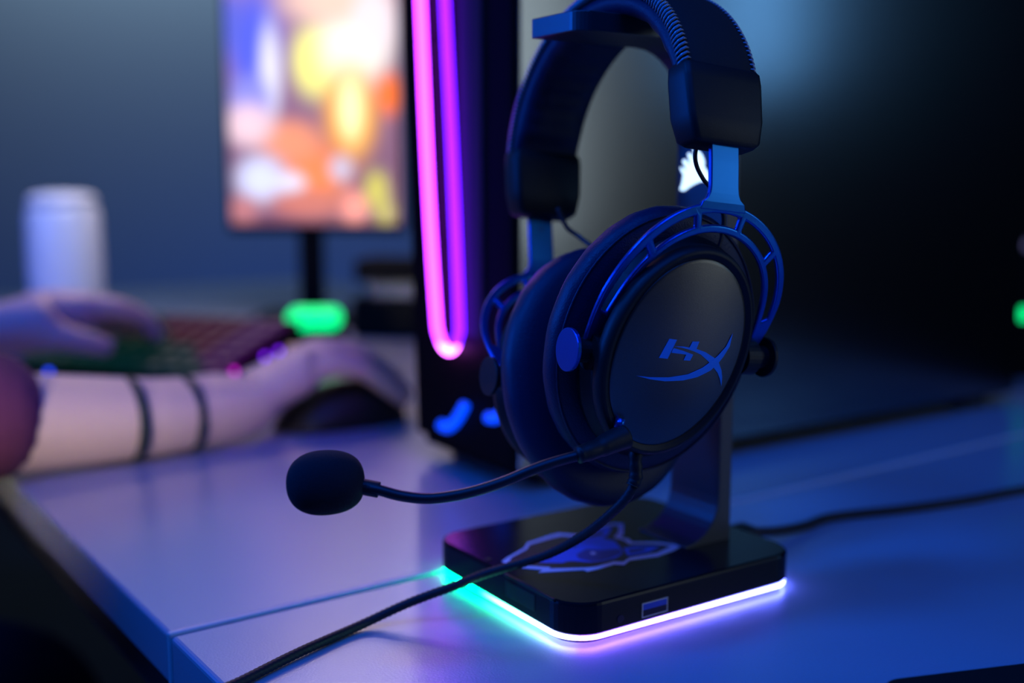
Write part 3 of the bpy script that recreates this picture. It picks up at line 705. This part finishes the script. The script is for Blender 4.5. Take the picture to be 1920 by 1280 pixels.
# ================================================================ MOUSE
ms = empty('computer_mouse', W(0.118, 0.487, 0.0), ANG)
tag(ms, 'dark computer mouse under the right hand of the player', 'computer mouse')
rr = []
for i in range(13):
    t = i / 12; x = -0.060 + 0.120 * t
    w = 0.031 * (1 - abs(2 * t - 1) ** 3.2) ** 0.5 + 0.003; h = 0.036 * math.sin(PI * (0.12 + 0.80 * (1 - t) ** 0.9)) ** 0.8 * (1 - abs(2 * t - 1) ** 5 * 0.8)
    rr.append([Vector((x, w * math.cos(PI * k / 8), 0.001 + h * math.sin(PI * k / 8))) for k in range(9)])
MB().loft(rr).obj('body', M['plastic'], ms, True)
MB().tube([(0.030, -0.003, 0.026), (0.030, 0.003, 0.026)], 0.009, 16).obj('scroll_wheel', M['steel'], ms)

# ================================================================ TUMBLER
tu = empty('tumbler', (-0.62, 1.54, 0.0)); tu.scale = (1.0, 1.0, 1.08)
rr = []
for z, r in ((0, 0.046), (0.004, 0.048), (0.08, 0.050), (0.150, 0.049), (0.158, 0.046), (0.160, 0.042)):
    rr.append([Vector((r * math.cos(2 * PI * k / 40), r * math.sin(2 * PI * k / 40), z)) for k in range(40)])
MB().loft(rr).obj('cup_body', M['white'], tu, True)
rr = [[Vector((r * math.cos(2 * PI * k / 40), r * math.sin(2 * PI * k / 40), z)) for k in range(40)] for z, r in ((0.1605, 0.045), (0.168, 0.046), (0.176, 0.040), (0.179, 0.020))]
MB().loft(rr).obj('lid', M['white'], tu, True)
tag(tu, 'tall white tumbler standing on the desk behind the left hand', 'tumbler')

# ================================================================ THINGS BESIDE THE TOWER, FAR RIGHT
dk = empty('computer_unit', (0.503, 1.15, 0.0004))
bevel(MB().box(0.0, 0.24, 0.0, 0.20, 0.0, 0.42).obj('case', M['casef'], dk), 0.003)
for x, z, r, m_, nm in ((0.021, 0.071, 0.0045, 'green', 'green_light'), (0.030, 0.068, 0.007, 'green', 'green_light'), (0.021, 0.140, 0.007, 'lilac', 'dim_light'), (0.018, 0.185, 0.005, 'lilac', 'dim_light')):
    MB().tube([(x, -0.002, z), (x, 0.0, z)], r, 20).obj(nm, M[m_], dk)
MB().box(0.012, 0.018, -0.002, 0.0, 0.24, 0.32).obj('painted_glint', mat('dim_blue_glint', (0, 0.02, 0.1), 0.4, emit=(0.02, 0.06, 0.16), estr=1.0), dk)['label'] = 'dim blue glow in place of an edge glint'  # glowing strip imitates the bluish highlight along the tower's edge
tag(dk, 'dark unit with round green lights just past the right end of the tower', 'computer unit')

# ================================================================ THE PLAYER
def skin_mesh(name, nodes, edges, m, parent=None, root=0, sub=2):
    me = bpy.data.meshes.new(name); me.from_pydata([tuple(n_[0]) for n_ in nodes], edges, []); me.update()
    o = link(name, me, m, parent)
    md = o.modifiers.new('skin', 'SKIN'); md.use_smooth_shade = True
    if not me.skin_vertices: 
        bpy.context.view_layer.objects.active = o
    for i, n_ in enumerate(nodes):
        r = n_[1]; r = r if isinstance(r, tuple) else (r, r); me.skin_vertices[0].data[i].radius = r
        me.skin_vertices[0].data[i].use_root = (i == root)
    sd = o.modifiers.new('sub', 'SUBSURF'); sd.levels = 1; sd.render_levels = sub
    return o
pe = empty('person', W(-0.52, 0.62, -0.28))
PO_ = pe.location.copy()
N = []; E_ = []
def nd(p, r, link_to=None):
    N.append((Vector(p) - PO_, r)); i = len(N) - 1
    if link_to is not None: E_.append((link_to, i))
    return i
pel = nd(W(-0.52, 0.62, -0.24), (0.15, 0.11))
wst = nd(W(-0.52, 0.62, -0.08), (0.13, 0.10), pel)
chs = nd(W(-0.49, 0.62, 0.12), (0.16, 0.11), wst)
nk0 = nd(W(-0.475, 0.62, 0.22), (0.080, 0.075), chs)
nk1 = nd(W(-0.455, 0.62, 0.31), (0.055, 0.055), nk0)
hd0 = nd(W(-0.435, 0.62, 0.39), (0.066, 0.075), nk1)
hd1 = nd(W(-0.43, 0.62, 0.49), (0.078, 0.092), hd0)
hd2 = nd(W(-0.43, 0.62, 0.55), (0.055, 0.065), hd1)
nose_ = nd(W(-0.325, 0.62, 0.445), 0.012, hd1)
# right arm (near the camera)
rs = nd(W(-0.48, 0.45, 0.19), 0.062, chs)
re = nd(W(-0.31, 0.425, 0.046), 0.046, rs)
rf1 = nd(W(-0.20, 0.447, 0.042), 0.041, re)
rf2 = nd(W(-0.128, 0.452, 0.037), 0.037, rf1)
rf3 = nd(W(-0.060, 0.453, 0.031), 0.032, rf2)
rw = nd(W(0.015, 0.464, 0.027), (0.029, 0.025), rf3)
rp = nd(W(0.060, 0.480, 0.046), (0.034, 0.018), rw)
def finger(root, pts, rads):
    k = root
    for p, r in zip(pts, rads): k = nd(p, r, k)
for b0, b1, L_, h in ((0.514, 0.520, 0.0, 0.0), (0.497, 0.500, 0.006, 0.002), (0.480, 0.480, 0.002, 0.0), (0.463, 0.458, -0.012, -0.006)):
    finger(rp, [W(0.104 + L_ * .5, b0, 0.062 + h), W(0.138 + L_, (b0 + b1) / 2, 0.056 + h), W(0.163 + L_, b1, 0.036 + h), W(0.180 + L_, b1, 0.016)], [0.0115, 0.0092, 0.0085, 0.0072])
finger(rw, [W(0.050, 0.508, 0.030), W(0.088, 0.536, 0.026), W(0.116, 0.534, 0.017)], [0.014, 0.0105, 0.0085])
# left arm
ls_ = nd(W(-0.50, 0.79, 0.19), 0.062, chs)
def V3(x, y, z): return Vector((x, y, z))
le = nd(V3(-0.735, 0.985, 0.050), 0.046, ls_)
lf1 = nd(V3(-0.62, 1.005, 0.052), 0.040, le)
lf2 = nd(V3(-0.545, 1.025, 0.056), 0.033, lf1)
lw = nd(V3(-0.490, 1.035, 0.064), (0.030, 0.026), lf2)
lp0 = nd(V3(-0.462, 1.055, 0.076), (0.036, 0.026), lw)
lp = nd(V3(-0.438, 1.074, 0.082), (0.038, 0.024), lp0)
for dx, L_ in ((0.036, 0.0), (0.012, 0.005), (-0.012, 0.001), (-0.034, -0.006)):
    q = V3(0.80 * dx, -0.50 * dx, 0)
    finger(lp, [V3(-0.415, 1.098, 0.082) + q, V3(-0.398 + L_ * .4, 1.114 + L_ * .5, 0.072) + q * 1.0, V3(-0.388 + L_ * .5, 1.124 + L_, 0.056) + q * 1.0, V3(-0.386 + L_ * .5, 1.127 + L_, 0.044) + q * 1.0], [0.0130, 0.0108, 0.0096, 0.0082])
finger(lp0, [V3(-0.428, 1.032, 0.062), V3(-0.402, 1.040, 0.054), V3(-0.382, 1.054, 0.047)], [0.0145, 0.0115, 0.0092])
body = skin_mesh('body', N, E_, M['skin'], pe, 0, 2)
# shirt: torso and right sleeve
SN = []; SE = []
def sn(p, r, k=None):
    SN.append((Vector(p) - PO_, r)); i = len(SN) - 1
    if k is not None: SE.append((k, i))
    return i
a = sn(W(-0.52, 0.62, -0.26), (0.170, 0.13)); b = sn(W(-0.52, 0.62, -0.08), (0.150, 0.12), a); c = sn(W(-0.49, 0.62, 0.12), (0.18, 0.13), b); d = sn(W(-0.475, 0.62, 0.22), (0.098, 0.090), c); d = sn(W(-0.46, 0.62, 0.285), (0.066, 0.066), d)
e = sn(W(-0.48, 0.45, 0.19), 0.078, c); g = sn(W(-0.32, 0.422, 0.054), 0.058, e); h = sn(W(-0.24, 0.440, 0.050), 0.052, g); h2 = sn(W(-0.122, 0.452, 0.043), 0.046, h)
e = sn(W(-0.50, 0.79, 0.19), 0.078, c); g = sn(V3(-0.80, 0.965, 0.085), 0.058, e)
skin_mesh('shirt', SN, SE, M['shirt'], pe, 0, 2)
SN = []; SE = []
a = sn(W(-0.52, 0.62, -0.25), (0.17, 0.13))
for s_y in (0.52, 0.72):
    b = sn(W(-0.44, s_y, -0.26), 0.095, a); c = sn(W(-0.10, s_y, -0.26), 0.070, b); d = sn(W(-0.06, s_y, -0.42), 0.060, c); e = sn(W(-0.08, s_y, -0.66), 0.048, d)
skin_mesh('trousers', SN, SE, M['jeans'], pe, 0, 2)
for s_y in (0.52, 0.72):
    q = MB().loft([[W(x, y, z) - PO_ for x, y in rrect(-0.13 + i, 0.13 - i, s_y - 0.045 + i, s_y + 0.045 - i, 0.035, 6)] for z, i in ((-0.74, 0.002), (-0.70, 0), (-0.66, 0.02))]).obj('shoe', M['fabric'], pe, True)
# hair cap
bm = bmesh.new(); bmesh.ops.create_uvsphere(bm, u_segments=28, v_segments=18, radius=1)
hc = W(-0.462, 0.62, 0.522) - PO_
for v_ in bm.verts:
    n_ = 1 + 0.05 * noise.noise(v_.co * 4)
    p = Vector((v_.co.x * 0.112, v_.co.y * 0.098, v_.co.z * 0.105)) * n_
    v_.co = Matrix.Rotation(ANG, 3, 'Z') @ p + hc
me = bpy.data.meshes.new('hair'); bm.to_mesh(me); bm.free(); link('hair', me, M['hair'], pe, True)
hc2 = bpy.data.objects['hair']
# eyes, ears, mouth
for s_ in (-1, 1):
    MB().tube([W(-0.352, 0.62 + s_ * 0.030, 0.468) - PO_, W(-0.340, 0.62 + s_ * 0.030, 0.468) - PO_], [0.010, 0.007], 14).obj('eye', M['white'], pe, True)
    MB().tube([W(-0.44, 0.62 + s_ * 0.085, 0.445) - PO_, W(-0.45, 0.62 + s_ * 0.100, 0.455) - PO_], [0.014, 0.020], 14).obj('ear', M['skin'], pe, True)
MB().tube([W(-0.368, 0.598, 0.405) - PO_, W(-0.360, 0.62, 0.402) - PO_, W(-0.368, 0.642, 0.405) - PO_], 0.005, 8).obj('mouth', M['shirt'], pe, True)
# bracelets
def bracelet(c, dirv, r0, w):
    dirv = Vector(dirv).normalized(); up = Vector((0, 0, 1)); sd = dirv.cross(up)
    c = Vector(c) - PO_; rings_ = []
    for off, r in ((-w, r0), (-w * .6, r0 + 0.0018), (w * .6, r0 + 0.0018), (w, r0)):
        rings_.append([c + dirv * off + (up * math.sin(2 * PI * k / 32) * 0.96 + sd * math.cos(2 * PI * k / 32)) * r for k in range(32)])
    return MB().loft(rings_, True, True).obj('bracelet', M['band'], pe, True)
bracelet(W(-0.066, 0.4528, 0.0316), AX * 0.99 + BX * 0.10, 0.0302, 0.0042)
bracelet(W(-0.022, 0.4590, 0.0292), AX * 0.99 + BX * 0.12, 0.0282, 0.0040)
tag(pe, 'person in a burgundy shirt, left hand on the keyboard and right hand on the mouse', 'person')

# the player's chair
ch = empty('gaming_chair', W(-0.56, 0.62, -0.74), ANG)
q = MB().loft([[Vector((x, y, z)) for x, y in rrect(-0.22 + i, 0.27 - i, -0.25 + i, 0.25 - i, 0.06, 6)] for z, i in ((0.29, 0.02), (0.30, 0), (0.36, 0), (0.375, 0.02))]).obj('seat', M['leather'], ch, True)
q = MB().loft([[Vector((-0.27 + x - (z - 0.3) * 0.12, y, z)) for x, y in rrect(-0.04, 0.04, -w_, w_, 0.03, 6)] for z, w_ in ((0.33, 0.2), (0.5, 0.25), (0.9, 0.25), (1.15, 0.17), (1.18, 0.12))]).obj('backrest', M['leather'], ch, True)
MB().tube([(0, 0, 0.06), (0, 0, 0.29)], 0.03, 16).obj('column', M['steel'], ch)
for k in range(5):
    a = 2 * PI * k / 5 + 0.3
    l_ = MB().tube([(0, 0, 0.09), (0.28 * math.cos(a), 0.28 * math.sin(a), 0.065)], [0.025, 0.016], 10).obj('leg', M['steel'], ch)
    MB().tube([(0.28 * math.cos(a), 0.28 * math.sin(a) - 0.012, 0.03), (0.28 * math.cos(a), 0.28 * math.sin(a) + 0.012, 0.03)], 0.03, 16).obj('caster', M['plastic'], l_)
tag(ch, 'black gaming chair the player sits on', 'chair')
